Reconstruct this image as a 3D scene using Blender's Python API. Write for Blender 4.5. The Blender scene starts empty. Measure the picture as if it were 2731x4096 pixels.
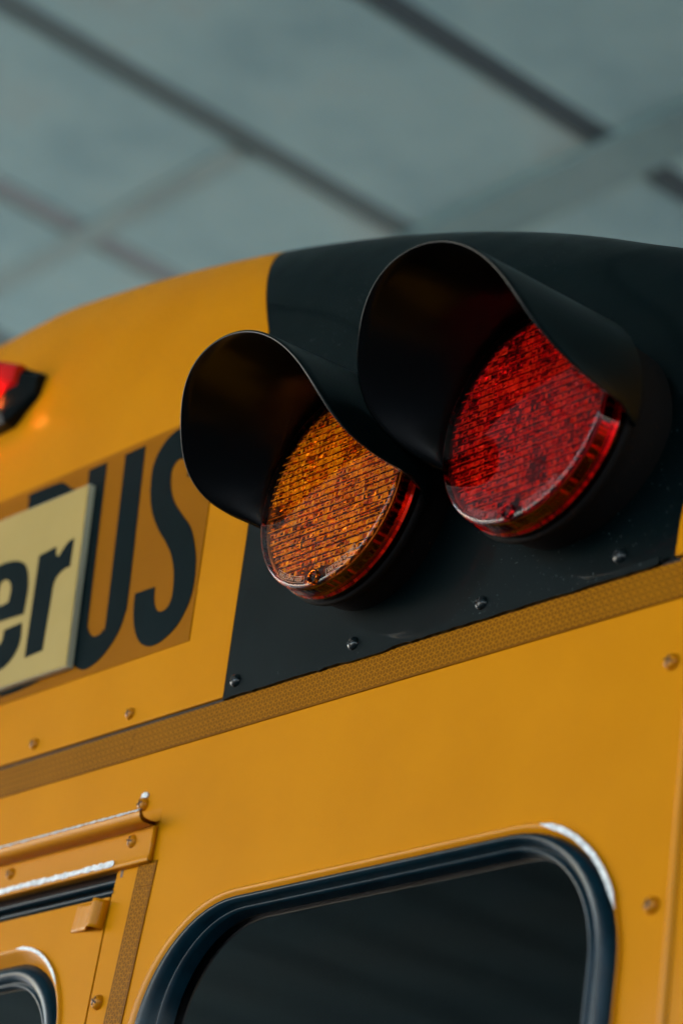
import bpy, bmesh, math, random
from mathutils import Vector, Matrix
random.seed(7)
R=math.radians
sc=bpy.context.scene
col=sc.collection
Z0=2.62                      # height of the cap seam above the ground, m

# ---------------------------------------------------------------- camera
cd=bpy.data.cameras.new('camera'); cam=bpy.data.objects.new('camera',cd); col.objects.link(cam)
right=Vector((0.640067688846761,0.7553390278503139,0.14062825711964003))
down=Vector((-0.23924771705831382,0.3698781573420844,-0.8977475583946793))
fwd=Vector((-0.7301190886264717,0.5409742153997413,0.41746019534308076))
M=Matrix((right,-down,-fwd)).transposed().to_4x4()
M.translation=Vector((1.55806502,-1.19771606,-0.78253757+Z0))
cam.matrix_world=M
cd.sensor_fit='HORIZONTAL'; cd.sensor_width=24.0; cd.lens=94.707
cd.clip_start=.05; cd.clip_end=2000
cd.dof.use_dof=True; cd.dof.focus_distance=2.115; cd.dof.aperture_fstop=4.0
sc.camera=cam

# ---------------------------------------------------------------- sky and sun
SUN_EL,SUN_AZ=R(34),R(236)   # azimuth clockwise from +Y
w=bpy.data.worlds.new('World'); sc.world=w; w.use_nodes=True
nt=w.node_tree; bg=nt.nodes['Background']
sky=nt.nodes.new('ShaderNodeTexSky'); sky.sky_type='NISHITA'; sky.sun_disc=False
sky.sun_elevation=SUN_EL; sky.sun_rotation=SUN_AZ
nt.links.new(sky.outputs[0],bg.inputs[0]); bg.inputs[1].default_value=.15
sl=bpy.data.lights.new('sun','SUN'); sl.energy=3.2; sl.angle=R(.53); sl.color=(1,.96,.9)
so=bpy.data.objects.new('sun',sl); col.objects.link(so)
sd=Vector((math.sin(SUN_AZ)*math.cos(SUN_EL),math.cos(SUN_AZ)*math.cos(SUN_EL),math.sin(SUN_EL)))
so.rotation_euler=sd.to_track_quat('Z','Y').to_euler(); so.location=(-20,-15,25)
sc.view_settings.view_transform='Standard'; sc.view_settings.look='None'
sc.view_settings.exposure=2.35; sc.view_settings.gamma=1
sc.render.engine='CYCLES'
sc.cycles.max_bounces=10; sc.cycles.diffuse_bounces=5; sc.cycles.glossy_bounces=5
sc.cycles.transparent_max_bounces=12; sc.cycles.caustics_reflective=False; sc.cycles.caustics_refractive=False
sc.cycles.sample_clamp_indirect=6
L={'black_left': [(-0.1822, 0.002), (-0.1844, 0.0575), (-0.1883, 0.1658), (-0.2201, 0.3658), (-0.2976, 0.4961)], 'black_right': [(0.3264, 0.0051), (0.3229, 0.0438), (0.3166, 0.0975), (0.2349, 0.3203), (0.2083, 0.3384), (0.1648, 0.3701)], 'sticker': [(-0.6284, 0.3049), (-0.3247, 0.3014), (-0.2756, 0.3008), (-0.2548, 0.204), (-0.2479, 0.0689), (-0.5449, 0.0687)], 'U': [(-0.4684, 0.2953), (-0.4388, 0.2951), (-0.4172, 0.1261), (-0.4149, 0.1188), (-0.4094, 0.1116), (-0.4017, 0.107), (-0.3924, 0.1073), (-0.3879, 0.1118), (-0.3867, 0.1191), (-0.4087, 0.2947), (-0.3769, 0.295), (-0.3579, 0.1428), (-0.3575, 0.1191), (-0.362, 0.1034), (-0.3735, 0.0894), (-0.3891, 0.0794), (-0.4067, 0.0757), (-0.4204, 0.0803), (-0.4295, 0.0873), (-0.4347, 0.0978), (-0.4374, 0.1119)], 'S': [(-0.2975, 0.2404), (-0.2994, 0.2521), (-0.3053, 0.2593), (-0.3141, 0.2632), (-0.3201, 0.2614), (-0.3246, 0.254), (-0.322, 0.2394), (-0.3153, 0.2255), (-0.3052, 0.2125), (-0.2895, 0.1973), (-0.279, 0.187), (-0.2706, 0.1747), (-0.2618, 0.1559), (-0.2579, 0.1417), (-0.2558, 0.1248), (-0.2576, 0.109), (-0.2631, 0.0973), (-0.2725, 0.0865), (-0.2878, 0.0786), (-0.3022, 0.0761), (-0.3129, 0.078), (-0.3235, 0.0836), (-0.3329, 0.0936), (-0.3402, 0.1068), (-0.345, 0.1229), (-0.347, 0.1368), (-0.3164, 0.1362), (-0.3145, 0.1257), (-0.3108, 0.1166), (-0.3042, 0.1096), (-0.2962, 0.1082), (-0.2896, 0.1116), (-0.2867, 0.1191), (-0.2879, 0.1326), (-0.2924, 0.1486), (-0.3005, 0.164), (-0.3124, 0.1788), (-0.3311, 0.1989), (-0.3444, 0.2179), (-0.3527, 0.2374), (-0.3567, 0.256), (-0.3568, 0.2701), (-0.3511, 0.2826), (-0.3428, 0.2908), (-0.3335, 0.2951), (-0.3235, 0.2971), (-0.31, 0.2952), (-0.298, 0.289), (-0.2873, 0.2781), (-0.2799, 0.2621), (-0.2753, 0.2402)], 'B': [(-0.5685, 0.2776), (-0.5724, 0.2935), (-0.567, 0.2971), (-0.5196, 0.2954), (-0.5081, 0.2917), (-0.4932, 0.2812), (-0.4839, 0.2659), (-0.4433, 0.1047), (-0.4517, 0.0879), (-0.4712, 0.0835), (-0.4909, 0.0791), (-0.5188, 0.0772), (-0.5479, 0.0771), (-0.5496, 0.0861)], 'plate': [(-0.6802, 0.2722), (-0.5985, 0.2713), (-0.438, 0.2682), (-0.4145, 0.0772), (-0.5311, 0.0805), (-0.6213, 0.0821)], 'e_outer': [(-0.5149, 0.151), (-0.5162, 0.176), (-0.5205, 0.1913), (-0.5264, 0.2017), (-0.5348, 0.2092), (-0.5486, 0.2148), (-0.5644, 0.2174), (-0.5795, 0.2175), (-0.5962, 0.2134), (-0.6038, 0.2007), (-0.6007, 0.1709), (-0.5914, 0.1329), (-0.5804, 0.111), (-0.5647, 0.1006), (-0.549, 0.0982), (-0.5373, 0.0983), (-0.5267, 0.1012), (-0.5174, 0.1079), (-0.5119, 0.1171), (-0.5111, 0.1274), (-0.5148, 0.1422), (-0.5451, 0.1412), (-0.5446, 0.1314), (-0.5474, 0.1267), (-0.5531, 0.1262), (-0.5577, 0.1307), (-0.5625, 0.1528)], 'e_hole': [(-0.5656, 0.1699), (-0.5482, 0.1712), (-0.5482, 0.1837), (-0.5519, 0.1918), (-0.5588, 0.197), (-0.5666, 0.198), (-0.5714, 0.1947), (-0.5705, 0.1854)], 'r': [(-0.5083, 0.2102), (-0.4801, 0.2127), (-0.4774, 0.2037), (-0.4726, 0.2004), (-0.462, 0.2113), (-0.4509, 0.2143), (-0.4482, 0.1841), (-0.4573, 0.1837), (-0.4671, 0.1791), (-0.4713, 0.1705), (-0.4703, 0.1546), (-0.4672, 0.103), (-0.4966, 0.1016)], 'sb1': [(-0.1627, 0.0121)], 'sb2': [(-0.0113, 0.0121)], 'sb3': [(0.139, 0.0114)], 'sb4': [(0.2845, 0.0151)], 'sy1': [(-0.3103, 0.0117)], 'sy2': [(-0.4558, 0.0097)], 'sw1': [(0.3404, -0.0781)], 'sw2': [(0.3436, -0.2513)], 'sg': [(-0.2709, -0.0778)], 'sh1': [(-0.2709, -0.1118)], 'sh2': [(-0.4553, -0.1135)], 'sd': [(-0.2852, -0.2479)], 'fold': [(-0.4794, -0.1041), (-0.2423, -0.1022)], 'header_low': [(-0.4688, -0.1339), (-0.2427, -0.1314)], 'recess': [(-0.2868, -0.1313), (-0.2908, -0.1395), (-0.2935, -0.1547), (-0.4659, -0.1549), (-0.4702, -0.1428)], 'door_edge': [(-0.2946, -0.1631), (-0.2981, -0.2), (-0.3024, -0.2638)], 'hinge': [(-0.3128, -0.1573), (-0.2929, -0.1649), (-0.2974, -0.193), (-0.3162, -0.1854), (-0.3396, -0.1839), (-0.3389, -0.1532)], 'vt': [(-0.261, -0.1297), (-0.2352, -0.131), (-0.2459, -0.2696), (-0.2713, -0.267)], 'rseam': [(0.3618, -0.1775), (0.3655, -0.3325)], 'tapeline': [(-0.5097, -0.0311), (0.3452, -0.0311), (-0.315, -0.0103)], 'dw_rubber': [(-0.4501, -0.1997), (-0.416, -0.2001), (-0.3964, -0.2026), (-0.3786, -0.2078), (-0.3633, -0.2189), (-0.3515, -0.2326), (-0.3437, -0.2459), (-0.338, -0.2601)], 'dw_flange': [(-0.4558, -0.1835), (-0.4293, -0.183), (-0.4082, -0.1855), (-0.388, -0.1927), (-0.3757, -0.1993), (-0.363, -0.2088), (-0.3547, -0.2186), (-0.3448, -0.2334), (-0.3416, -0.2421), (-0.3364, -0.2603)], 'dw_inner': [(-0.4412, -0.2249), (-0.4182, -0.223), (-0.3966, -0.2239), (-0.3795, -0.2313), (-0.3674, -0.2413), (-0.3574, -0.2581)], 'w_flange': [(-0.2327, -0.271), (-0.232, -0.251), (-0.2241, -0.2334), (-0.2091, -0.2164), (-0.1929, -0.1971), (-0.1695, -0.1817), (-0.1481, -0.174), (-0.1295, -0.1721), (-0.1013, -0.1729), (-0.0571, -0.1738), (0.0076, -0.1742), (0.0567, -0.1732), (0.1327, -0.1708), (0.2018, -0.1726), (0.219, -0.1722), (0.2395, -0.1742), (0.2554, -0.1797), (0.2712, -0.188), (0.2874, -0.2006), (0.2984, -0.2115), (0.3067, -0.2221), (0.3128, -0.2362), (0.3166, -0.2557), (0.3181, -0.2736), (0.3196, -0.3041), (0.3196, -0.3278)], 'w_outer': [(-0.2202, -0.2722), (-0.2104, -0.2428), (-0.1905, -0.2135), (-0.1566, -0.1901), (-0.1309, -0.1831), (-0.0991, -0.1816), (-0.0332, -0.1829), (0.0502, -0.1806), (0.1292, -0.1809), (0.1744, -0.1816), (0.204, -0.1813), (0.236, -0.1831), (0.2619, -0.1901), (0.2779, -0.2006), (0.2942, -0.2153), (0.3045, -0.2267), (0.3121, -0.2416), (0.315, -0.256), (0.3165, -0.2732), (0.3179, -0.304), (0.318, -0.3276)], 'w_inner': [(-0.1676, -0.2777), (-0.1582, -0.2461), (-0.1367, -0.2253), (-0.1244, -0.2165), (-0.1054, -0.2106), (-0.0494, -0.2062), (0.0144, -0.2051), (0.0947, -0.2031), (0.1707, -0.2005), (0.2072, -0.2009), (0.2367, -0.2055), (0.2549, -0.2119), (0.2712, -0.2203), (0.2825, -0.2326), (0.2923, -0.2481), (0.2979, -0.2675), (0.2999, -0.2952), (0.2988, -0.3256)], 'marker_top': [(-0.6362, 0.4548), (-0.5561, 0.4206), (-0.5459, 0.3864), (-0.6094, 0.3789)], 'marker_base': [(-0.6104, 0.4515), (-0.6, 0.4164), (-0.6651, 0.4087)]}
# ---------------------------------------------------------------- materials
def mat(name):
    m=bpy.data.materials.new(name); m.use_nodes=True
    n=m.node_tree.nodes; return m,n,m.node_tree.links,n['Principled BSDF']
def setp(b,**k):
    nm=dict(rough='Roughness',metal='Metallic',coat='Coat Weight',coatr='Coat Roughness',spec='Specular IOR Level',em='Emission Strength')
    for a,v in k.items():
        if a=='color': b.inputs['Base Color'].default_value=(*v,1)
        elif a=='emc': b.inputs['Emission Color'].default_value=(*v,1)
        else: b.inputs[nm[a]].default_value=v
def noise(n,l,scale,detail=3,rough=.5,vec=None):
    t=n.new('ShaderNodeTexNoise'); t.inputs['Scale'].default_value=scale; t.inputs['Detail'].default_value=detail
    t.inputs['Roughness'].default_value=rough
    if vec is None:
        c=n.new('ShaderNodeTexCoord'); vec=c.outputs['Object']
    l.new(vec,t.inputs['Vector']); return t
def ramp(n,l,src,stops):
    r=n.new('ShaderNodeValToRGB'); l.new(src,r.inputs[0]); e=r.color_ramp.elements
    while len(e)<len(stops): e.new(.5)
    for x,(p,c) in zip(e,stops): x.position=p; x.color=(*c,1) if len(c)==3 else c
    return r
def bump(n,l,b,src,strength,dist,key='Normal'):
    k=n.new('ShaderNodeBump'); k.inputs['Strength'].default_value=strength; k.inputs['Distance'].default_value=dist
    l.new(src,k.inputs['Height']); l.new(k.outputs[0],b.inputs[key]); return k
def painted(name,c0,c1,rough=.35,coat=.5,coatr=.1,spk=None,wave=.0006,spec=.15):
    m,n,l,b=mat(name); setp(b,rough=rough,coat=coat,coatr=coatr,spec=spec)
    t=noise(n,l,9,4); r=ramp(n,l,t.outputs['Fac'],[(.35,c0),(.65,c1)]); src=r.outputs[0]
    if spk:
        s=noise(n,l,420,2,.6); q=ramp(n,l,s.outputs['Fac'],[(spk[1],(0,0,0)),(spk[1]+.03,(1,1,1))])
        g=noise(n,l,6,2); gq=ramp(n,l,g.outputs['Fac'],[(.45,(0,0,0)),(.62,(1,1,1))])
        mm=n.new('ShaderNodeMath'); mm.operation='MULTIPLY'; l.new(q.outputs[0],mm.inputs[0]); l.new(gq.outputs[0],mm.inputs[1])
        mx=n.new('ShaderNodeMix'); mx.data_type='RGBA'; l.new(mm.outputs[0],mx.inputs[0]); l.new(src,mx.inputs[6]); mx.inputs[7].default_value=(*spk[0],1); src=mx.outputs[2]
    l.new(src,b.inputs['Base Color'])
    rn=noise(n,l,30,4); rr=n.new('ShaderNodeMapRange'); rr.inputs[3].default_value=rough-.07; rr.inputs[4].default_value=rough+.1
    l.new(rn.outputs['Fac'],rr.inputs[0]); l.new(rr.outputs[0],b.inputs['Roughness'])
    f=noise(n,l,3.2,2); k=bump(n,l,b,f.outputs['Fac'],1,wave*8)
    f2=noise(n,l,260,2); k2=n.new('ShaderNodeBump'); k2.inputs['Strength'].default_value=.06; k2.inputs['Distance'].default_value=.001
    l.new(f2.outputs['Fac'],k2.inputs['Height']); l.new(k.outputs[0],k2.inputs['Normal']); l.new(k2.outputs[0],b.inputs['Normal']); l.new(k.outputs[0],b.inputs['Coat Normal'])
    return m
YEL=painted('school_bus_yellow',(0.5095,0.1877,0.0017),(0.5500,0.2063,0.0024),.42,.06,.10,((.25,.10,.02),.78),spec=.02)
YEL2=painted('yellow_trim',(0.5015,0.1819,0.0017),(0.5338,0.1981,0.0024),.36,.12,.15,spec=.1)
BLK=painted('gloss_black_paint',(0.0004,0.0029,0.0034),(0.0010,0.0040,0.0047),.40,.16,.05,((.12,.14,.14),.70),.0010,spec=.05)
LET=painted('black_vinyl',(.002,.007,.008),(.003,.009,.011),.45,.0,.3,spec=.02)
SCB=painted('black_screw',(.004,.008,.009),(.006,.010,.011),.25,.4,.06)
def simple(name,c,**k):
    m,n,l,b=mat(name); setp(b,color=c,**k); return m
def mottled(name,c0,c1,scale,rough,bs=.2,bd=.0006,**k):
    m,n,l,b=mat(name); setp(b,rough=rough,**k); t=noise(n,l,scale,6,.65)
    r=ramp(n,l,t.outputs['Fac'],[(.38,c0),(.66,c1)]); l.new(r.outputs[0],b.inputs['Base Color'])
    t2=noise(n,l,scale*3,5,.7); bump(n,l,b,t2.outputs['Fac'],bs,bd); return m
VIS=mottled('matt_black_plastic',(.0006,.0026,.0028),(.0014,.0040,.0044),40,.34,.15,.0004,spec=.12)
VISI=mottled('flat_black_lining',(.0005,.0007,.0008),(.001,.0013,.0014),25,.24,.1,.0003,spec=.2)
RUB=mottled('black_rubber_seal',(0.0007,0.0096,0.0162),(0.0015,0.0162,0.0265),60,.30,.25,.0004,spec=.15)
PED=None
def pedestal_mat():
    m,n,l,b=mat('dusty_black_base'); setp(b,rough=.75,spec=.08)
    t=noise(n,l,330,3,.7); r=ramp(n,l,t.outputs['Fac'],[(.0,(.004,.004,.004)),(.66,(.006,.005,.005)),(.74,(.09,.028,.008)),(.82,(.2,.16,.12))]); l.new(r.outputs[0],b.inputs['Base Color'])
    t2=noise(n,l,500,4,.7); bump(n,l,b,t2.outputs['Fac'],.5,.0006); return m
PED=pedestal_mat()
YSC=painted('yellow_screw',(.43,.150,.0015),(.46,.16,.002),.30,.12,.08,spec=.12)
STK=painted('reflective_amber_sheet',(0.2993,0.1016,0.0007),(0.3317,0.1136,0.0015),.5,.03,.2,spec=.03)
TAPE=painted('reflective_tape_cells',(0.1628,0.0538,0.0004),(0.1985,0.0668,0.0007),.42,.03,.15,spec=.03)
TAPL=simple('reflective_tape_lines',(0.4118,0.1581,0.0029),rough=.4,spec=.03)
STKL=simple('sticker_cell_lines',(0.3456,0.1213,0.0022),rough=.5,spec=.03)
PLT=painted('pale_yellow_sign_face',(0.3676,0.2574,0.0735),(0.4044,0.2794,0.0809),.5,.05,.2)
PLE=simple('lit_sign_edge',(.45,.42,.30),rough=.5)  # pale colour painted on for the lit edge of the plate
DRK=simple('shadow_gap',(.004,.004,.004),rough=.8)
WHT=mottled('white_chip_and_glint',(.42,.44,.46),(.78,.80,.82),180,.35,.5,.0006)  # white for the bare chip and for sky reflections painted on edges
BRN=mottled('bare_brown_jamb',(.05,.018,.004),(.10,.036,.008),50,.5)
def lens_mat(name,tint,gl=.05,ior=1.42):
    m=bpy.data.materials.new(name); m.use_nodes=True; n=m.node_tree.nodes; l=m.node_tree.links; n.clear()
    o=n.new('ShaderNodeOutputMaterial'); tr=n.new('ShaderNodeBsdfTransparent'); tr.inputs[0].default_value=(*tint,1)
    g=n.new('ShaderNodeBsdfGlossy'); g.inputs['Roughness'].default_value=gl
    f=n.new('ShaderNodeFresnel'); f.inputs[0].default_value=ior; mx=n.new('ShaderNodeMixShader')
    l.new(f.outputs[0],mx.inputs[0]); l.new(tr.outputs[0],mx.inputs[1]); l.new(g.outputs[0],mx.inputs[2]); l.new(mx.outputs[0],o.inputs[0]); return m
GLS=lens_mat('tinted_window_glass',(.05,.08,.08),.02,1.27)
def optic_mat(name,stops,metal=.85,rough=.24):
    m,n,l,b=mat(name); setp(b,metal=metal,rough=rough,spec=.25)
    a=n.new('ShaderNodeAttribute'); a.attribute_name='tone'
    r=ramp(n,l,a.outputs['Fac'],stops); l.new(r.outputs[0],b.inputs['Base Color'])
    mr_=n.new('ShaderNodeMapRange'); mr_.inputs[1].default_value=.5; mr_.inputs[2].default_value=.78; mr_.inputs[3].default_value=metal; mr_.inputs[4].default_value=metal*.3; l.new(a.outputs['Fac'],mr_.inputs[0]); l.new(mr_.outputs[0],b.inputs['Metallic'])
    t=noise(n,l,700,2); bump(n,l,b,t.outputs['Fac'],.5,.0005); return m
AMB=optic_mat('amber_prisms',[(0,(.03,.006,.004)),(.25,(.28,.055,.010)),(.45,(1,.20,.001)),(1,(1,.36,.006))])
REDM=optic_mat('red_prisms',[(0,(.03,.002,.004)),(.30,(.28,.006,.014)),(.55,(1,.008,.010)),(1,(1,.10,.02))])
WALA=optic_mat('amber_wall_ribs',[(0,(.02,.002,.001)),(.35,(.35,.025,.004)),(.7,(1,.10,.006)),(1,(1,.22,.02))])
WALR=optic_mat('red_wall_ribs',[(0,(.02,.001,.001)),(.35,(.30,.006,.006)),(.7,(1,.02,.015)),(1,(1,.10,.05))])
AMBG=lens_mat('amber_lens',(1,.88,.45),.03,1.36)
REDG=lens_mat('red_lens',(.88,.45,.42),.03)
AMBS=lens_mat('amber_lens_side',(1,.30,.06),.06,1.3); REDS=lens_mat('red_lens_side',(1,.14,.09),.06,1.3)

# ---------------------------------------------------------------- mesh helpers
OFF=Vector((.6774,-.5,Z0))
def tag(o,label=None,cat=None,group=None,kind=None):
    if label:o['label']=label
    if cat:o['category']=cat
    if group:o['group']=group
    if kind:o['kind']=kind
    return o
def link(name,me,mats,parent=None,smooth=True,label=None,kind=None):
    o=bpy.data.objects.new(name,me); col.objects.link(o)
    for m in (mats if isinstance(mats,(list,tuple)) else [mats]): me.materials.append(m)
    if smooth:
        for p in me.polygons:p.use_smooth=True
    if parent is not None:
        o.parent=parent
        if parent.type=='EMPTY': o.location=OFF if parent is bus else (0,0,0)
    tag(o,label=label,kind=kind); return o
def mesh(name,v,f):
    me=bpy.data.meshes.new(name); me.from_pydata([tuple(p) for p in v],[],f); me.update(); return me
def grid(rows,closed=False):
    nr=len(rows); nc=len(rows[0]); v=[p for r in rows for p in r]; f=[]
    for i in range(nr-1):
        for j in range(nc if closed else nc-1):
            k=(j+1)%nc; f.append((i*nc+j,i*nc+k,(i+1)*nc+k,(i+1)*nc+j))
    return v,f
def lathe(prof,cx,cz,y0=0,n=64,sx=1,sz=1):
    """profile of (r,y) turned about the Y axis through (cx,cz)"""
    rows=[[(cx+r*math.sin(2*math.pi*k/n)*sx,y0+y,cz+r*math.cos(2*math.pi*k/n)*sz) for k in range(n)] for r,y in prof]
    return grid(rows,True)
def merge(*parts):
    v=[];f=[]
    for a,b in parts:
        o=len(v); v+=list(a); f+=[tuple(i+o for i in q) for q in b]
    return v,f
def box(x0,x1,y0,y1,z0,z1):
    v=[(x,y,z) for x in(x0,x1) for y in(y0,y1) for z in(z0,z1)]
    return v,[(0,1,3,2),(4,6,7,5),(0,4,5,1),(2,3,7,6),(0,2,6,4),(1,5,7,3)]
def bevel(me,w,seg=2):
    bm=bmesh.new(); bm.from_mesh(me)
    bmesh.ops.bevel(bm,geom=bm.edges[:],offset=w,segments=seg,affect='EDGES',profile=.5); bm.to_mesh(me); bm.free(); return me
# rear shell of the bus: depth behind the flat rear plane at (x,z)
A_,H_,h0,m_,s0,D_,xc_,c1,c2,c3=1.2698,0.8088,0.2188,2.5353,0.7132,0.1022,-0.6774,-0.15,-0.0856,0.0789
def Hx(x):
    q=max(x-xc_,0.0); return H_*(1+c1*q+c2*q*q+c3*q**3)
def Sf(x,z): return ((abs(x-xc_)/A_)**m_+(max(z+h0,0)/Hx(x))**m_)**(1/m_)
def Ys(x,z):
    u=min(max((Sf(x,z)-s0)/(1-s0),0),1); return D_*(1-math.sqrt(1-u*u))
def zat(x,s): return Hx(x)*max(s**m_-(abs(x-xc_)/A_)**m_,0)**(1/m_)-h0
def cs(pts,n=6,closed=True):
    """Catmull-Rom smoothing of a 2D outline, corners sharper than 50 degrees kept"""
    P=[Vector(p) for p in pts]; N=len(P); out=[]
    def corner(i):
        if not closed and i in(0,N-1): return True
        a=(P[i]-P[i-1]); b=(P[(i+1)%N]-P[i]); return a.length<1e-9 or b.length<1e-9 or a.angle(b)>R(42)
    C=[corner(i) for i in range(N)]
    for i in range(N if closed else N-1):
        p1=P[i];p2=P[(i+1)%N]
        p0=P[i-1] if not C[i] else p1-(p2-p1)*.6
        p3=P[(i+2)%N] if not C[(i+1)%N] else p2+(p2-p1)*.6
        for k in range(n):
            t=k/n; out.append(tuple(.5*((2*p1)+(p2-p0)*t+(2*p0-5*p1+4*p2-p3)*t*t+(3*p1-p0-3*p2+p3)*t**3)))
    if not closed: out.append(tuple(P[-1]))
    return out
def flat(name,outer,holes,y,mats,parent,thick=.0005,yfun=None,label=None,smooth_n=6):
    """sheet cut to an outline lying on the rear plane, with real thickness"""
    bm=bmesh.new(); loops=[outer]+holes; edges=[]
    for lp in loops:
        lp=cs(lp,smooth_n) if smooth_n else lp
        vs=[bm.verts.new((p[0],(yfun(p[0],p[1]) if yfun else 0)+y,p[1])) for p in lp]
        for i in range(len(vs)): edges.append(bm.edges.new((vs[i],vs[(i+1)%len(vs)])))
    r=bmesh.ops.triangle_fill(bm,use_beauty=True,use_dissolve=False,edges=edges,normal=(0,-1,0))
    fs=[f for f in bm.faces]
    bmesh.ops.recalc_face_normals(bm,faces=fs)
    if fs and sum(f.normal.y for f in fs)>0: bmesh.ops.reverse_faces(bm,faces=fs)
    if thick:
        be=[e for e in bm.edges if len(e.link_faces)==1]
        ex=bmesh.ops.extrude_edge_only(bm,edges=be)
        for v in [g for g in ex['geom'] if isinstance(g,bmesh.types.BMVert)]: v.co.y+=thick
    me=bpy.data.meshes.new(name); bm.to_mesh(me); bm.free()
    return link(name,me,mats,parent,False,label)
def interp(tab,z):
    if z<=tab[0][1]: 
        a,b=tab[0],tab[1]
    else:
        for a,b in zip(tab,tab[1:]):
            if z<=b[1]: break
    t=(z-a[1])/(b[1]-a[1]); return a[0]+(b[0]-a[0])*t

# ---------------------------------------------------------------- ground, ceiling
def concrete(name,c0,c1,c2,sc_,br=(.25,.13,.08)):
    m,n,l,b=mat(name); setp(b,rough=.85)
    c=n.new('ShaderNodeTexCoord')
    t=noise(n,l,sc_,6,.6,c.outputs['Object']); r=ramp(n,l,t.outputs['Fac'],[(.3,c0),(.5,c1),(.7,c2)])
    s=noise(n,l,1.1,5,.7,c.outputs['Object']); q=ramp(n,l,s.outputs['Fac'],[(.52,(0,0,0)),(.70,(.75,.75,.75))])
    mx=n.new('ShaderNodeMix'); mx.data_type='RGBA'; l.new(q.outputs[0],mx.inputs[0]); l.new(r.outputs[0],mx.inputs[6]); mx.inputs[7].default_value=(*br,1)
    l.new(mx.outputs[2],b.inputs['Base Color']); t2=noise(n,l,14,6,.7,c.outputs['Object']); bump(n,l,b,t2.outputs['Fac'],.3,.01); return m
GRD=concrete('pale_concrete',(.42,.43,.43),(.50,.51,.50),(.56,.56,.55),.35,(.38,.37,.34))
ASP=concrete('low_bounce_asphalt',(.055,.060,.064),(.07,.076,.08),(.09,.095,.098),.8,(.06,.06,.06))
CEI=concrete('ceiling_concrete',(.15,.28,.31),(.28,.44,.44),(.40,.54,.50),1.1,(.22,.27,.27))
def sheet(name,x0,x1,y0,y1,z,m):
    v,f=grid([[(x,y,z) for x in(x0,(x0+x1)/2,x1)] for y in(y0,(y0+y1)/2,y1)])
    return link(name,mesh(name,v,f),m,None,False,kind='structure')
bus=None
sheet('ground',-500,500,-500,500,0,GRD); sheet('low_bounce_pavement',-8.2,60,-30,60,.004,ASP)  # unseen ground, pale to bounce sunlight, with dark paving added to limit bounce
ZC=2.4+Z0
ceil=bpy.data.objects.new('ceiling',None); col.objects.link(ceil); ceil.location=(-3,2,ZC); tag(ceil,kind='structure')
GAPS={}
pm={}
def slab(x0,x1,y0,y1):
    key=(round(x1-x0,3),round(y1-y0,3))
    if key not in pm:
        me=mesh('panel',*box(-key[0]/2,key[0]/2,-key[1]/2,key[1]/2,0,.18)); bevel(me,.012,2); me.materials.append(CEI); pm[key]=me
    o=bpy.data.objects.new('panel',pm[key]); col.objects.link(o); o.parent=ceil
    o.location=((x0+x1)/2+3,(y0+y1)/2-2,random.uniform(-.002,.003)); return o
XL=[-2.08-.635*k for k in range(-24,16)]       # joint lines run along the bus
XL.sort()
gw=.034
YB=[-7.9,-3.3,2.10,7.4,12.7,18.0]
for a,b in zip(XL,XL[1:]):
    for c,dd in zip(YB,YB[1:]): slab(a+gw,b-gw,c+.006,dd-.006)
JD=simple('dark_joint_filler',(.035,.060,.068),rough=.9); JM=simple('grey_joint_filler',(0.0882,0.1324,0.1324),rough=.9); JL=simple('pale_joint_filler',(0.2206,0.2647,0.2721),rough=.9)
def strip(x,y0,y1,m,hw):
    o=link('joint_filler',mesh('joint_filler',*box(x-hw+3,x+hw+3,y0-2,y1-2,.004,.10)),m,None,False); o.parent=ceil; return o
for x in XL:
    if abs(x+2.08)<.01: strip(x,-7.9,2.03,JD,gw); strip(x,2.17,18,JD,gw)
    elif abs(x+2.715)<.01: strip(x,-7.9,18,JM,gw)
    elif abs(x+3.35)<.01: strip(x,-7.9,18,JL,gw)
    else: strip(x,-7.9,18,JM,gw)
link('deck',mesh('deck',*box(XL[0]+3.04,XL[-1]+2.96,-9.85,15.95,.2,.5)),CEI,None,False).parent=ceil
# shallow band with soft joint shading painted into its colour, and a stained joint
o=link('cross_band',mesh('cross_band',*box(-2.75+3,XL[-1]+3,.03,.17,-.012,.005)),concrete('shaded_band',(.12,.21,.21),(.165,.275,.27),(.21,.31,.30),2,(.14,.20,.2)),None,False); o.parent=ceil
o=link('stained_joint',mesh('stained_joint',*box(-4.2+3,-2.76+3,-.46,-.40,-.004,.002)),mottled('brown_stain',(.22,.31,.30),(.29,.40,.38),3,.9),None,False); o.parent=ceil

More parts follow.
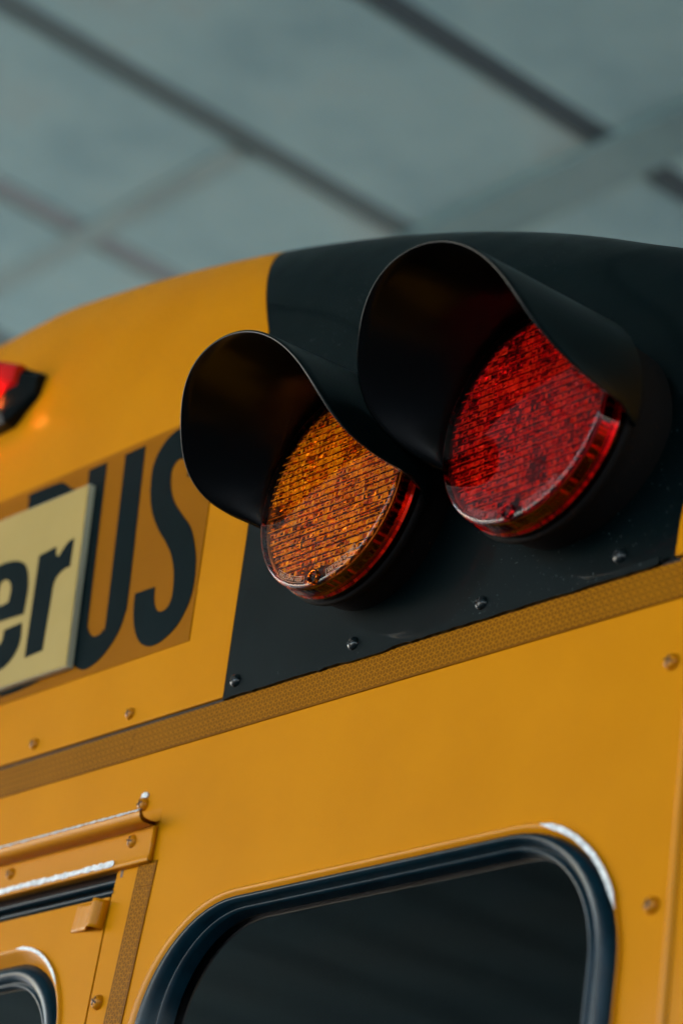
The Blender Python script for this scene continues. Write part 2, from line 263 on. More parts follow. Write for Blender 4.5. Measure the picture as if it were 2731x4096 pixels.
# ---------------------------------------------------------------- the bus
bus=bpy.data.objects.new('school_bus',None); col.objects.link(bus); bus.location=(-.6774,.5,0)
tag(bus,'yellow school bus with amber and red warning lamps on its black rear panel','bus')
BL=[(p[0]+.0045,p[1]) for p in L['black_left']]
for k_ in 'BUS': L[k_]=[(p[0]+.0068,p[1]-.0034) for p in L[k_]]; BR=[(.337,.0),(.3325,.044),(.324,.097),(.318,.143),(.310,.193),(.292,.248),(.268,.295),(.236,.330),(.208,.347),(.185,.358),(.14,.385)]
BR=sorted(BR,key=lambda p:p[1])
def Yw(x): return .10*(1-math.cos(math.asin(min(max((x-.325)/.2655,0),1))))
def Yc(x,z,y):
    if x<.0: return y
    t=min(max(z/.07,0),1); t=t*t*(3-2*t); return Yw(x)*(1-t)+y*t
def cap_panel(name,xl,xr,ncol,m,label=None):
    rows=[];NF=14;NP=26
    cols=[]
    for j in range(ncol+1):
        a=j/ncol; pts=[]; x=xl(0)+(xr(0)-xl(0))*a
        # lip under the lower edge
        y=Yc(x,0,Ys(x,0)); pts+=[(x,y+.004,.0010),(x,y-.0022,.0005),(x,y-.0030,.0009),(x,y-.0032,.0015),(x,y-.0032,.0019)]
        x_=x
        for i in range(1,NF+NP+1):
            for _ in range(4):
                sm=Sf(x_,0)
                if i<=NF:
                    z1=max(zat(x_,s0),.002) if sm<s0 else .002
                    z=z1*i/NF
                else:
                    u0=max((sm-s0)/(1-s0),0); u0=min(u0,.999); p0=math.asin(u0); ph=p0+(math.pi/2-p0)*(i-NF)/NP
                    if sm<s0: ph=math.pi/2*(i-NF)/NP
                    z=max(zat(x_,min(s0+(1-s0)*math.sin(ph),.99995)),.002)
                    yy=D_*(1-math.cos(ph))
                x_=xl(z)+(xr(z)-xl(z))*a
            if i<=NF: yy=Ys(x_,z)
            pts.append((x_,Yc(x_,z,yy)-.0032,z))
        lx,ly,lz=pts[-1]
        pts+=[(lx,ly+.15,lz+.002),(lx,ly+1.2,lz+.004),(lx,ly+6,lz+.004)]
        cols.append(pts)
    v,f=grid(cols); return link(name,mesh(name,v,[q for q in f]),m,bus,True,label)
XR=.5905
cap_panel('cap_panel',lambda z:-1.944,lambda z:interp(BL,z)-.0004,60,YEL,'yellow rear cap panel left of the black panel')
cap_panel('cap_panel',lambda z:interp(BL,z)+.0004,lambda z:interp(BR,z)-.0004,44,BLK,'black panel behind the warning lamps')
cap_panel('cap_panel',lambda z:interp(BR,z)+.0004,lambda z:XR,16,YEL,'yellow corner strip right of the black panel')
# ---- lower rear wall
def rrect(x0,x1,z0,z1,r,n=14,rt=None):
    pts=[]
    for cx,cz,a0 in((x1-r,z1-r,90),(x1-r,z0+r,0),(x0+r,z0+r,-90),(x0+r,z1-r,-180)):
        for k in range(n+1):
            a=R(a0-90*k/n); pts.append((cx+r*math.cos(a),cz+r*math.sin(a)))
    return pts
WF=rrect(-.2362,.3205,-.64,-.1728,.116); WO=rrect(-.2230,.3186,-.63,-.1815,.112)
FX=-.2945
DOORL=-1.0603
YR=lambda x,z:max(0,(x-.325))**2*1.6
# header strip of wall between cap and openings
flat('wall_panel',[(-1.90,.012),(.325,.012),(.325,-.1345),(-.2920,-.1345),(-.2868,-.1313),(-1.068,-.1313),(-1.0628,-.1345),(-1.90,-.1345)],[],0,YEL,bus,.002,smooth_n=0)
flat('wall_panel',[(FX+.0025,-.1345),(.325,-.1345),(.325,-2.1),(FX-.01,-2.1),(FX-.0045,-.30),(FX,-.156)],[WF],0,YEL,bus,.002,smooth_n=0)
flat('wall_panel',[(-1.90,-.1345),(DOORL,-.1345),(DOORL,-2.1),(-1.90,-2.1)],[],0,YEL,bus,.002,smooth_n=0)
rows=[]
for i in range(25):
    a=math.pi/2*i/24; rows.append([(.325+.2655*math.sin(a),.10*(1-math.cos(a)),z) for z in(.012,-.5,-1.3,-2.1)])
rows.append([(.5905,6,z) for z in(.012,-.5,-1.3,-2.1)])
v,f=grid(rows); link('corner_post',mesh('corner_post',v,[q[::-1] for q in f]),YEL,bus,True)
rows=[[(2*xc_-p[0],p[1],p[2]) for p in r] for r in rows]; v,f=grid(rows); link('corner_post',mesh('corner_post',v,f),YEL,bus,True)
# pressed corner seam at the right of the window
rows=[]
for z in [-.06-.05*k for k in range(36)]:
    x=.3555+.004*min(1,max(0,(-z-.1)/.3)); y=.10*(1-math.cos(math.asin(min((x-.325)/.2655,1))))
    rows.append([(x,y+.001,z),(x+.001,y-.0025,z),(x+.006,y-.003,z),(x+.0075,y-.001,z),(x+.0085,y+.003,z)])
v,f=grid(rows); link('corner_seam',mesh('corner_seam',v,[q[::-1] for q in f]),YEL2,bus,True)
link('interior_lining',mesh('interior_lining',*merge(box(-1.88,.54,.16,5.9,-1.9,.30))),simple('dark_interior',(.02,.022,.024),rough=.8),bus,False)
# dark strip painted in for the gap and shadow under the cap lip
link('seam_shadow_strip',mesh('seam_shadow_strip',*box(-1.89,.34,-.0004,.002,-.0016,.003)),DRK,bus,False)
# ragged black sealant squeezed out under the black panel
pts=[];x=-.1768
while x<.322:
    pts.append((x,-.0012-abs(random.gauss(0,.0008))-(.0016 if -.02<x<.03 else 0))); x+=random.uniform(.004,.010)
flat('sealant_bead',[(-.1768,.004)]+pts+[(.322,-.001),(.322,.004)],[],-.0040,BLK,bus,.004,smooth_n=0)
# ---- reflective tape with its honeycomb of cube cells
def tape(name,org,ax,ay,length,width,y,base,line,a=.0070,lw=.00036,clip=None,kindl='tape_pattern',parent=None,label=None):
    ax=Vector(ax);ay=Vector(ay);org=Vector(org)
    P=lambda u,v:(org+ax*u+ay*v)
    if base is not None:
        q=[P(0,0),P(length,0),P(length,width),P(0,width)]
        t=flat(name,[(p.x,p.y) for p in q],[],y,base,bus,.0006,smooth_n=0,label=label); 
    else: t=parent
    v=[];f=[]
    h=a*math.sqrt(3)/2
    nr=int(width/h)+3; nc=int(length/a)+3
    inside=clip if clip else (lambda u,v_:0<=u<=length and 0<=v_<=width)
    for r in range(-1,nr):
        for c in range(-1,nc):
            u=c*a+(a/2 if r%2 else 0); w_=r*h+.002
            for k in range(6):
                an=R(30+60*k); 
                u2=u+math.cos(an)*a/math.sqrt(3); w2=w_+math.sin(an)*a/math.sqrt(3)
                if inside(u,w_) and inside(u2,w2):
                    d=Vector((u2-u,w2-w_)).normalized(); nn=Vector((-d.y,d.x))*lw
                    o=len(v)
                    for s,t_ in((0,1),(0,-1),(1,-1),(1,1)):
                        uu=(u,u2)[s]+nn.x*t_; vv=(w_,w2)[s]+nn.y*t_; p=P(uu,vv); v.append((p.x,y-.00015,p.y))
                    f.append((o,o+1,o+2,o+3))
    p=link(kindl,mesh(kindl,v,f),line,t,False,kind='stuff'); return t
tape('reflective_tape',(-1.3,-.0311),(1,0),(0,1),.9955,.0286,-.0009,TAPE,TAPL,label='yellow reflective tape strip left of the joint')
tape('reflective_tape',(-.3042,-.0311),(1,0),(0,1),.6700,.0286,-.0012,TAPE,TAPL,label='yellow reflective tape strip under the black panel')
va=Vector((-.0103,-.138)).normalized(); vn=Vector((va.y,-va.x))
if vn.x<0: vn=-vn
vo=Vector((-.2608,-.1302))
tape('reflective_tape',vo,va,vn,.022,.0256,-.0009,TAPE,TAPL,label='short top piece of the upright reflective tape')
tape('reflective_tape',vo+va*.0226,va,vn,.9,.0256,-.0009,TAPE,TAPL,label='upright reflective tape beside the emergency door')
# ---- lettering sheet, letters and the covering plate
st=[(-.78,.3022),(-.3247,.2984),(-.2696,.2978),(-.2488,.2010),(-.2419,.0659),(-.78,.0655)]
stk=flat('lettering_sheet',st,[],-.0040,STK,bus,.0008,smooth_n=0,label='darker amber reflective sheet carrying the black letters')
def insheet(u,v_):
    z=.0659+v_; x=-.78+u; e=-.2419-(z-.0659)*.0512 if z<.201 else -.2488-(z-.201)*.215
    return z<.2975 and x<e and v_>=0
tape('x',(-.78,.0659),(1,0),(0,1),.545,.235,-.0041,None,STKL,a=.0062,lw=.00030,clip=insheet,kindl='sheet_pattern',parent=stk)
for n in 'BUS':
    o=flat('letter',L[n],[],-.0047,LET,stk,.0004,label={'B':'black letter B mostly behind the pale plate','U':'black letter U','S':'black letter S'}[n])
pl=[(-.80,.2722),(-.4450,.2682),(-.4215,.0782),(-.80,.0815)]
plate=flat('name_plate',pl,[],-.0120,[PLT],bus,.006,smooth_n=0,label='pale yellow plate with black letters er fixed over the big lettering')
flat('lit_plate_edge',[(-.80,.2738),(-.4440,.2695),(-.4204,.0774),(-.80,.0806)],[],-.0108,PLE,plate,.006,smooth_n=0)
flat('letter',L['e_outer'],[L['e_hole']],-.0124,LET,plate,.0003,label='black letter e')
flat('letter',L['r'],[],-.0124,LET,plate,.0003,label='black letter r')
# ---- screws
def cross_slot(cx,cz,y,r,ang):
    parts=[]
    for k in(0,1):
        a=ang+k*math.pi/2; dx,dz=math.cos(a),math.sin(a); w_=.18
        P=[(cx+dx*r*s-dz*r*w_*t,cz+dz*r*s+dx*r*w_*t) for s,t in((-1,-1),(1,-1),(1,1),(-1,1))]
        v=[(p[0],y,p[1]) for p in P]+[(p[0],y+.0006,p[1]) for p in P]
        parts.append((v,[(0,1,2,3),(0,4,5,1),(1,5,6,2),(2,6,7,3),(3,7,4,0)]))
    return merge(*parts)
def screw(cx,cz,y,m,r=.0050,label=None):
    pr=[(r*1.10,.0012),(r*1.07,.0002),(r*1.03,-.0008),(r*.98,-.0016),(r*.88,-.0027),(r*.68,-.0036),(r*.36,-.0041),(.00001,-.0042)]
    a=lathe(pr,cx,cz,y,28); o=link('screw',mesh('screw',*a),m,bus,True,label)
    ang=random.uniform(0,1.5)
    link('cross_slot',mesh('cross_slot',*cross_slot(cx,cz,y-.00428,r*.62,ang)),DRK,o,False); return o
for x in(-.1630,-.0114,.1376): screw(x,.0121,-.0030,SCB,.0056)
screw(.2813,.0150,-.0025,SCB,.0056)
for x in(-.3126,-.4623,-.612): screw(x,.0124,-.0030,YSC,.0054)
screw(.3404,-.0781,.0000,YSC,.0060); screw(.3436,-.2513,.0000,YSC,.0060)
sg=screw(-.2709,-.0778,-.001,YSC,.0058,'yellow screw with a white chipped patch above it')
screw(-.2709,-.1120,-.0045,YSC,.0058); screw(-.4553,-.1133,-.0045,YSC,.0056); screw(-.2852,-.2479,-.001,YSC,.0060)
flat('paint_chip',[(-.2755,-.0712),(-.2745,-.0680),(-.2715,-.0668),(-.2680,-.0672),(-.2655,-.0693),(-.2668,-.0722),(-.2700,-.0716),(-.2730,-.0722),(-.2748,-.0742)],[],-.0016,WHT,sg,.0014)
# ---- drip rail and header over the door
def sweep_x(prof,x0,x1,cap=True):
    rows=[[(x,y,z) for y,z in prof] for x in(x0,x1)]
    v,f=grid(rows); return v,[q[::-1] for q in f]
gp=[(0,-.0850),(-.0004,-.0965),(-.004,-.0990),(-.010,-.0995),(-.0165,-.0985),(-.0190,-.0952),(-.0192,-.0935),(-.0203,-.0928),(-.0216,-.0935),(-.0220,-.0955),(-.0212,-.0992),(-.0188,-.1020),(-.0150,-.1030),(-.006,-.1028),(-.0052,-.1026)]
ra=link('drip_rail',mesh('drip_rail',*sweep_x(gp,-1.12,-.2423)),YEL2,bus,True)
endp=[(p[0],p[1]) for p in gp]
v=[(-.2424,y,z) for y,z in endp]; 
hd=[(-.0052,-.1024),(-.0052,-.1262),(-.0056,-.1290),(-.0062,-.1312),(-.0058,-.1330),(-.0044,-.1336),(.004,-.1330)]
he=link('door_header',mesh('door_header',*merge(sweep_x(hd,-1.12,-.2426),box(-.2430,-.2424,-.0054,-.0005,-.1325,-.1020))),YEL2,bus,True)
# white colour painted for sky reflection and wear on rail and header edges
def worn_glint(x0,x1,zc,hw,y,seg=70,taper=1.0,parent=None,name='worn_edge_glint'):
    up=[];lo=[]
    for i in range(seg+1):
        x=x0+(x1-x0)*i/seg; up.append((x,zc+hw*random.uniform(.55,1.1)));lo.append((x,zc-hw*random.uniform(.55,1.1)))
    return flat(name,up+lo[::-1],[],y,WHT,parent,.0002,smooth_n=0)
worn_glint(-.4725,-.2905,-.1287,.0030,-.0068,60,parent=he); worn_glint(-.56,-.476,-.1290,.0034,-.0068,30,parent=he)
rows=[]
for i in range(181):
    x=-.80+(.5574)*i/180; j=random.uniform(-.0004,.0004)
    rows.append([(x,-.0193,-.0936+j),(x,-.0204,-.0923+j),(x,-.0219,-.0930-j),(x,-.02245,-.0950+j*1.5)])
v,f=grid(rows); link('worn_edge_glint',mesh('worn_edge_glint',v,f),WHT,ra,True)
# recess above the door
link('door_jamb',mesh('door_jamb',*merge(box(-1.06,-.2850,.012,.014,-.160,-.128),box(-.2869,-.2835,-.0002,.03,-.140,-.132))),BRN,bus,False)
def seal(name,prof,x0,x1,parent): return link(name,mesh(name,*sweep_x(prof,x0,x1)),RUB,parent,True)
seal('weather_strip',[(.012,-.1375),(.004,-.1385),(.001,-.1405),(.002,-.1430),(.008,-.1440)],-1.055,-.2895,bus)
seal('weather_strip',[(.010,-.1478),(.002,-.1486),(-.001,-.1505),(-.0005,-.1530),(.004,-.1545),(.012,-.1550)],-1.055,-.2925,bus)
# ---- emergency door
DX0,DX1=-1.058,-.2967
dwo=rrect(-1.022,-.3335,-.62,-.1838,.090)
door=flat('emergency_door',[(DX0,-.1556),(DX1,-.1556),(DX1-.0035,-.27),(DX1-.011,-2.0),(DX0,-2.0)],[dwo],-.0004,YEL,bus,.012,smooth_n=0)
def ring(name,loops,mats,parent,label=None,smooth=True,kind=None):
    """loops: list of (outline, y) with equal point counts"""
    rows=[[(p[0],y if not callable(y) else y(p),p[1]) for p in lp] for lp,y in loops]
    v,f=grid(rows,True); return link(name,mesh(name,v,[q for q in f]),mats,parent,smooth,label,kind)
def lerp(a,b,t): return [(p[0]+(q[0]-p[0])*t,p[1]+(q[1]-p[1])*t) for p,q in zip(a,b)]
dA=rrect(-1.022,-.3335,-.62,-.1838,.090); dB=rrect(-1.008,-.3460,-.61,-.1965,.084); dC=rrect(-.985,-.3690,-.59,-.2165,.070)
ring('window_flange',[(dA,-.0004),(lerp(dA,dB,.08),-.0028),(lerp(dA,dB,.22),-.0034),(lerp(dA,dB,.4),-.0016),(lerp(dA,dB,.75),.0045),(dB,.0075)],YEL2,door)
ring('window_seal',[(dB,.0085),(lerp(dB,dC,.1),.0045),(lerp(dB,dC,.32),.0010),(lerp(dB,dC,.6),.0020),(lerp(dB,dC,.75),.0062),(lerp(dB,dC,.80),.0085),(lerp(dB,dC,.86),.0060),(lerp(dB,dC,.95),.0066),(dC,.013)],RUB,door)
flat('window_glass',lerp(dC,dB,.15),[],.0125,GLS,door,.003,smooth_n=0)
# white arc painted as the lit highlight and wear on the flange corner
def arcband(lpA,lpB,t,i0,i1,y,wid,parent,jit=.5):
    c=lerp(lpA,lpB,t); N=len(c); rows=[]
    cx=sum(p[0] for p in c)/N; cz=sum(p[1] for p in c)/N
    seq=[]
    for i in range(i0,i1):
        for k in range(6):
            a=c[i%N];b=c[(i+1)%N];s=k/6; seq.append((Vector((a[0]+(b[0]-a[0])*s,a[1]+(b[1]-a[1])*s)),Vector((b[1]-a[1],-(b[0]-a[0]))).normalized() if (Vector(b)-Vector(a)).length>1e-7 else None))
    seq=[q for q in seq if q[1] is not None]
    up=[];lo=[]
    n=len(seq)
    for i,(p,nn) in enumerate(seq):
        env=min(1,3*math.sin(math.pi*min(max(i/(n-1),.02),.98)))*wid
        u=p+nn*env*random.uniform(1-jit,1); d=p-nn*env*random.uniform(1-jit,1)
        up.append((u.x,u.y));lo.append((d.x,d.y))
    return flat('worn_edge_glint',up+lo[::-1],[],y,WHT,parent,.0003,smooth_n=0)
# drip tab on the door
prof=[(-.3400,-.0012),(-.3300,-.0014),(-.3200,-.0022),(-.3120,-.0052),(-.3055,-.0098),(-.3015,-.0116),(-.2990,-.0112),(-.2968,-.0080),(-.2950,-.0010)]
rows=[]
for i in range(9):
    t=i/8; rows.append([(x-.0035*t,y,(-.1575-(x+.34)*.05)+(-.0235-(x+.34)*.02)*t) for x,y in prof])
v,f=grid(rows); tb=mesh('door_catch_tab',v,f)
to=link('door_catch_tab',tb,YEL2,bus,True); md=to.modifiers.new('s','SOLIDIFY'); md.thickness=.0012
# ---- rear window
WI=rrect(-.190,.284,-.60,-.1935,.088)
ring('window_flange',[(WF,-.0002),(lerp(WF,WO,.12),-.0024),(lerp(WF,WO,.35),-.0034),(lerp(WF,WO,.6),-.0020),(lerp(WF,WO,.85),.0006),(WO,.0016)],YEL2,bus,'raised yellow flange round the rear window')
win=ring('rear_window_seal',[(WO,.002),(lerp(WO,WI,.02),-.0030),(lerp(WO,WI,.10),-.0062),(lerp(WO,WI,.24),-.0080),(lerp(WO,WI,.40),-.0072),(lerp(WO,WI,.55),-.0035),(lerp(WO,WI,.63),.0008),(lerp(WO,WI,.68),.0020),(lerp(WO,WI,.74),-.0004),(lerp(WO,WI,.84),-.0006),(lerp(WO,WI,.92),.0035),(lerp(WO,WI,.97),.0100),(WI,.0130)],RUB,bus,'thick black rubber seal of the rear window')
flat('window_glass',lerp(WI,WO,.1),[],.0120,GLS,win,.004,smooth_n=0)
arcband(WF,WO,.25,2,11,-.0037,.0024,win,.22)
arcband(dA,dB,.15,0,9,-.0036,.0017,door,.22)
# ---- warning lamps
def tone_attr(me,tones):
    a=me.attributes.new('tone','FLOAT','FACE'); a.data.foreach_set('value',tones)
def curved_text(txt,r,cx,cz,a0,a1,size,y,m,parent,name='moulded_lettering'):
    cu=bpy.data.curves.new('t','FONT'); cu.body=txt; cu.size=size; cu.extrude=.00015; cu.align_x='CENTER'
    o=bpy.data.objects.new('t',cu); col.objects.link(o); dg=bpy.context.evaluated_depsgraph_get()
    me=bpy.data.meshes.new_from_object(o.evaluated_get(dg)); bpy.data.objects.remove(o)
    xs=[v.co.x for v in me.vertices]; w_=max(xs)-min(xs); mid=(a0+a1)/2; span=(a1-a0)*.86
    for v in me.vertices:
        t=(v.co.x-(max(xs)+min(xs))/2)/w_; a=R(mid+span*t); rr=r-v.co.y
        v.co=(cx+rr*math.sin(a),y-v.co.z,cz-rr*math.cos(a))
    return link(name,me,m,parent,False)
def lamp(cx,cz,vp,OPT,LG,LS,label,hot,seed,text,rimcol):
    rnd=random.Random(seed)
    # body: round base bolted to the panel
    prof=[(.0835,.012),(.0840,-.002),(.0848,-.006),(.0856,-.018),(.0868,-.0255),(.0893,-.0285),(.0905,-.0305),(.0908,-.0330),(.0904,-.0352),(.0880,-.0362),(.080,-.0362)]
    body=link('warning_lamp',mesh('warning_lamp',*lathe(prof,cx,cz,0,96)),PED,bus,True,label)
    # visor: swept between the base ring and the cut rim
    rv,zc,th0,thm,tx,tz,fl,xo=vp[:8]; a=vp[8:14]; b_=vp[14:17]
    NT=120;NS=16; outer=[]
    for i in range(NT+1):
        th=-thm+2*thm*i/NT; Lh=sum(c*math.cos(k*th) for k,c in enumerate(a))+sum(c*math.sin((k+1)*th) for k,c in enumerate(b_)); r_=rv+fl*Lh
        P1=Vector((cx+xo+r_*math.sin(th+th0)+tx*Lh,-.0406-Lh,zc+r_*math.cos(th+th0)+tz*Lh))
        P0=Vector((cx+.0912*math.sin(th+th0),-.029,cz+.0912*math.cos(th+th0)))
        cc0=Vector((cx,-.029,cz)); cc1=Vector((cx+xo+tx*Lh,-.0406-Lh,zc+tz*Lh))
        outer.append((P0,P1,cc0,cc1))
    t_=.0011; rows=[]
    N_=[]
    for P0,P1,c0_,c1_ in outer:
        d0=(P0-c0_).normalized(); d1=(P1-c1_); d1.y=0; d1.normalize(); row=[]
        for k in range(NS+1):
            s=k/NS; c=P0.lerp(P1,s); d=d0.lerp(d1,s).normalized(); row.append(c+d*t_)
        e=(P1-P0).normalized()
        row+= [P1+d1*t_*.75+e*.0005, P1+e*.0008, P1-d1*t_*.75+e*.0005]
        for k in range(NS,-1,-1):
            s=k/NS; c=P0.lerp(P1,s); d=d0.lerp(d1,s).normalized(); row.append(c-d*t_)
        rows.append(row)
    v,f=grid(rows); nc=len(rows[0])
    f=[q[::-1] for q in f]+[tuple(range(nc)),tuple(range(NT*nc,NT*nc+nc))[::-1]]
    me=mesh('visor',v,f); vo_=link('visor',me,[VIS,VISI],body,True)
    for p in me.polygons:
        j=min(i%nc for i in p.vertices)
        if j>=NS+3: p.material_index=1
    # clear outer lens: domed face and side wall
    fr=[(.00001,-.0655),(.012,-.0654),(.025,-.0650),(.040,-.0641),(.055,-.0629),(.068,-.0615),(.078,-.0602),(.0825,-.0596),(.0840,-.0594),(.0851,-.0589),(.0859,-.0580),(.0863,-.0569),(.0866,-.0550)]
    lens=link('lens',mesh('lens',*lathe(fr,cx,cz,0,128)),LG,body,True)
    sw=[(.0868,-.0550),(.0872,-.0480),(.0876,-.0440),(.0884,-.0428),(.0892,-.0420),(.0893,-.0402),(.0889,-.0390),(.0885,-.0362)]
    side=link('lens_wall',mesh('lens_wall',*lathe(sw,cx,cz,0,128)),LS,body,True)
    # prism grid moulded on the inside of the lens
    V=[];F=[];T=[]
    ph=.0060; r0=.0805
    nrow=int(r0/ph)+1
    blocks={}
    for j in range(-nrow,nrow+1):
        z=j*ph; 
        if abs(z)>r0-.002: continue
        half=math.sqrt(r0*r0-z*z); x=-half+.0015; off=rnd.uniform(0,.003)
        while x<half-.001:
            wd=rnd.choice((.0046,.0052,.0060,.0070)); x1=min(x+wd,half)
            if math.hypot((x+x1)/2,z+.0800)<.0095 or math.hypot((x+x1)/2,z+.0800)<.0: x=x1; continue
            yb=-.0545; hh=rnd.uniform(.0003,.0013)
            bk=(int((x+.1)/.021),int((z+.1)/.0202)); 
            if bk not in blocks: blocks[bk]=max(.02,min(1,rnd.gauss(.58,.22)))
            base=.55*blocks[bk]+.15
            ty=rnd.uniform(-.3,.3); tz_=rnd.uniform(-.0,.6)
            z0=z-ph*.40; z1_=z+ph*.40; g=.00022
            o=len(V); xm=(x+x1)/2+wd*.25*ty; zm=z-ph*.15
            V+=[(cx+x+g,yb,cz+z0),(cx+x1-g,yb,cz+z0),(cx+x1-g,yb,cz+z1_),(cx+x+g,yb,cz+z1_),
                (cx+xm-wd*.27,yb-hh,cz+zm-ph*.16),(cx+xm+wd*.27,yb-hh,cz+zm-ph*.16),(cx+xm+wd*.27,yb-hh*rnd.uniform(.5,1),cz+zm+ph*.26),(cx+xm-wd*.27,yb-hh*rnd.uniform(.5,1),cz+zm+ph*.26)]
            for q_ in range(o,o+8):
                a_,b2,c_=V[q_]; V[q_]=(a_+rnd.gauss(0,.00022),b2+rnd.gauss(0,.00012),c_+rnd.gauss(0,.00020))
            F+=[(o,o+1,o+5,o+4),(o+1,o+2,o+6,o+5),(o+2,o+3,o+7,o+6),(o+3,o,o+4,o+7),(o+4,o+5,o+6,o+7)]
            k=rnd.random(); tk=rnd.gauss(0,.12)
            u_=(x+x1)/2; colb=max(math.exp(-((u_-c_)/.0045)**2) for c_ in(-.048,-.004,.034))  # bright columns painted into the tone for light gathered by the lens
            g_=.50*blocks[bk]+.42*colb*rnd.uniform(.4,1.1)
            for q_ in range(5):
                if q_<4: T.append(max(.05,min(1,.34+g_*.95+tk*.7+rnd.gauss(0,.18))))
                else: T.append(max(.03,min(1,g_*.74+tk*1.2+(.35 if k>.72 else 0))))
            x=x1
        # bright ledge between rows, in broken runs
        x=-half+.002
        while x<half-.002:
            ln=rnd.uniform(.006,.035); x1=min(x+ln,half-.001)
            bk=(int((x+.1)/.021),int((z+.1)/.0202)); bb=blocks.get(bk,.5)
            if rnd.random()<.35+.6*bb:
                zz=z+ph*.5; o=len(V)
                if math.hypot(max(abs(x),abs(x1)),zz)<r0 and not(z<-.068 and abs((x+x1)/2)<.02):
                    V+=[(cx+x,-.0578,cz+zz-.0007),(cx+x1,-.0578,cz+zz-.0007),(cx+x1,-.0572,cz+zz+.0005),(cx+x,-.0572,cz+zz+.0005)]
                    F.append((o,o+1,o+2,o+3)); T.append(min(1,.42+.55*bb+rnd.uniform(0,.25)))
            x=x1+rnd.uniform(0,.006)
    me=mesh('prism_grid',V,F); tone_attr(me,T)
    link('prism_grid',me,OPT,body,False,kind='stuff')
    # reflector bowl behind
    bowl=[(.00001,-.030),(.03,-.033),(.06,-.041),(.080,-.0535),(.0835,-.0540),(.0845,-.050)]
    me=mesh('reflector',*lathe(bowl,cx,cz,0,64)); tone_attr(me,[.12]*len(me.polygons)); link('reflector',me,OPT,body,True)
    # ribbed inner wall behind the lens wall
    V=[];F=[];T=[]; n=150
    for k in range(n):
        a0=2*math.pi*k/n; a1=2*math.pi*(k+.62)/n; o=len(V); rr=.0855 if k%2 else .0848
        for aa in(a0,a1):
            for rq,y in((rr,-.0535),(rr+.0002,-.0455)): V.append((cx+rq*math.sin(aa),y,cz+rq*math.cos(aa)))
        F.append((o,o+1,o+3,o+2)); T.append(rnd.choice((.0,.02,.05,.2,.6)) )
    for k in range(n):
        a0=2*math.pi*k/n; a1=2*math.pi*(k+1.02)/n; o=len(V)
        for aa in(a0,a1):
            for rq,y in((.0852,-.0460),(.0872,-.0432),(.0886,-.0412)): V.append((cx+rq*math.sin(aa),y,cz+rq*math.cos(aa)))
        F+= [(o,o+1,o+4,o+3),(o+1,o+2,o+5,o+4)]; t=rnd.uniform(.45,.95); T+= [t*.5,t]
    me=mesh('ribbed_wall',V,F); tone_attr(me,T); link('ribbed_wall',me,WALA if rimcol=='amber' else WALR,body,False)
    me=mesh('wall_backing',*lathe([(.0838,-.0540),(.0838,-.0380)],cx,cz,0,64)); link('wall_backing',me,simple('dark_'+rimcol,(.03,.004,.002),rough=.5),body,True)
    # screw boss at the bottom and three small ones
    for an,rr in((0,.0795),):
        bx=cx+rr*math.sin(R(an)); bz=cz-rr*math.cos(R(an)); s=1 if an!=52 else .6
        pr=[(.0062*s,-.0590),(.0060*s,-.0618),(.0052*s,-.0622),(.0046*s,-.0612),(.0043*s,-.0540),(.00001,-.0535)]
        me=mesh('screw_boss',*lathe(pr,bx,bz,0,32)); tone_attr(me,[rnd.choice((.02,.05,.5)) for _ in me.polygons]); link('screw_boss',me,OPT,body,True)
    # moulded lettering frames
    rm=lens_mat('moulded_'+rimcol,(.95,.85,.80) if rimcol=='amber' else (.9,.6,.6),.12)
    rm=simple('frosted_'+rimcol,text[2],rough=.25,coat=.6)
    for (a0,a1,ra,rb,tx_) in((-36.5,-8.2,.0768,.0822,text[0]),(11,37,.0778,.0832,text[1])):
        parts=[]
        def arcs(r1,r2,b0,b1,n_=16): 
            rows=[[(cx+r_*math.sin(R(b0+(b1-b0)*i/n_)),-.0609+(.0003 if r_>.08 else 0),cz-r_*math.cos(R(b0+(b1-b0)*i/n_))) for i in range(n_+1)] for r_ in(r1,r2)]; return grid(rows)
        parts=[arcs(ra,ra+.00035,a0,a1),arcs(rb-.00035,rb,a0,a1),arcs(ra,rb,a0,a0+.25,1),arcs(ra,rb,a1-.25,a1,1)]
        link('moulded_frame',mesh('moulded_frame',*merge(*parts)),rm,body,False)
        curved_text(tx_,(ra+rb)/2+.0016,cx,cz,a0,a1,.0046,-.0609,rm,body)
    return body
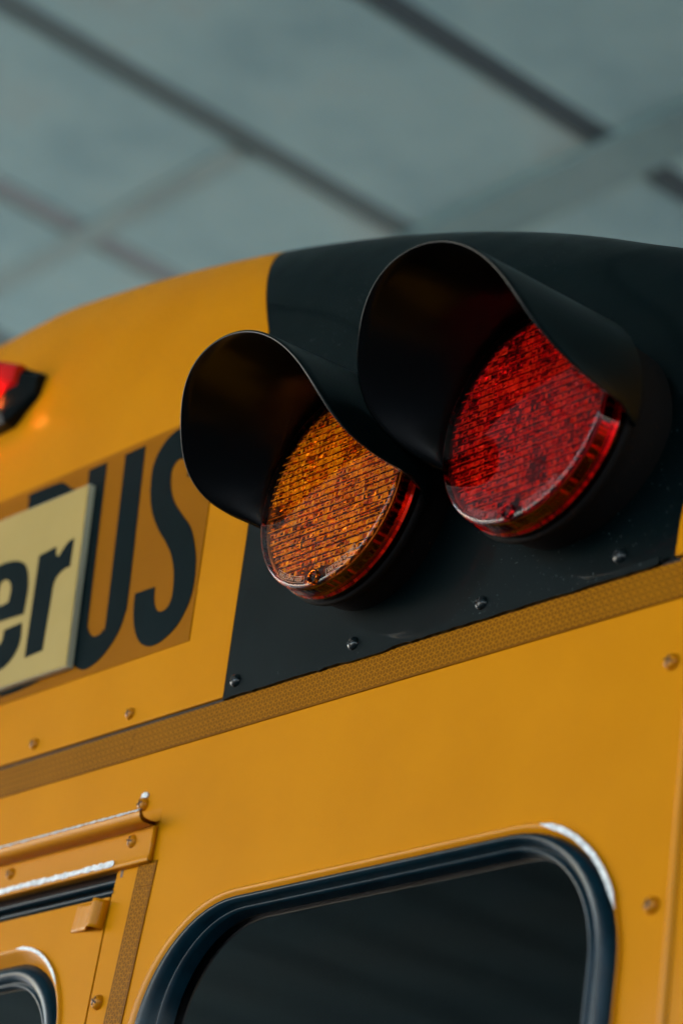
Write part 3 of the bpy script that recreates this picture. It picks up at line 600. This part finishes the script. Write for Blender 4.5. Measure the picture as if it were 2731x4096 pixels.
lamp(0,.1242,[0.11177, 0.14298, 0.06758, 1.80002, -0.22182, -0.43939, 0.13183, 0.00473, 0.00616, 0.1603, -0.03819, -0.00657, 0.01228, -0.00462, 0.00708, 0.01062, -0.00617],AMB,AMBG,AMBS,'amber round warning lamp under a black visor, left of the red one',.45,3,('WELDON 1020','SAE W2 JE 04 1000',(.55,.30,.18)),'amber')
lamp(.2212,.1220,[0.11018, 0.13142, 0.05106, 1.77126, -0.24607, -0.24271, 0.07219, 0.00378, -0.00565, 0.17292, -0.04736, -0.00329, 0.0111, -0.00394, 0.00703, 0.0073, -0.00471],REDM,REDG,REDS,'red round warning lamp under a black visor, right of the amber one',.62,11,('WELDON 1020','SAE W2 JE 04 1000',(.40,.10,.10)),'red')
# ---- centre marker lamp (lit)
def em(name,c,s):
    m,n,l,b=mat(name); setp(b,color=c,emc=c,em=s,rough=.4); return m
def loft(secs):
    rows=[]
    for x,z0,z1,y0,y1 in secs:
        h=(z1-z0); rows.append([(x,y0,z0),(x,y1+.006,z0),(x,y1,z0+h*.15),(x,y1,z0+h*.85),(x,y1+.006,z1),(x,y0,z1)])
    v,f=grid(rows,True); n=6
    f+= [tuple(range(n)),tuple(range((len(rows)-1)*n,len(rows)*n))[::-1]]
    return v,f
mk=link('marker_lamp',mesh('marker_lamp',*loft([(-.770,.414,.445,.02,-.008),(-.735,.387,.454,.02,-.022),(-.627,.387,.454,.02,-.022),(-.596,.414,.441,.02,-.006)])),VIS,bus,False,'small lit red marker lamp in a black housing')
mr=lens_mat('marker_red_lens',(.8,.03,.02),.05)
link('marker_lens',mesh('marker_lens',*loft([(-.745,.425,.452,-.014,-.026),(-.720,.404,.458,-.016,-.034),(-.642,.412,.458,-.016,-.034),(-.616,.428,.451,-.010,-.022)])),[mottled('deep_red_plastic',(.40,.002,.002),(.60,.004,.003),30,.2)],mk,False)
EB=em('lit_bulb',(1,.34,.06),9)
for bx in(-.640,-.70): link('bulb',mesh('bulb',*lathe([(.008,-.0325),(.0075,-.036),(.005,-.0385),(.00001,-.039)],bx,.418,0,20)),EB,mk,True)
link('lit_lens_band',mesh('lit_lens_band',*box(-.72,-.640,-.0352,-.0342,.430,.450)),em('lit_red_lens',(1,.012,.004),1.3),mk,False)
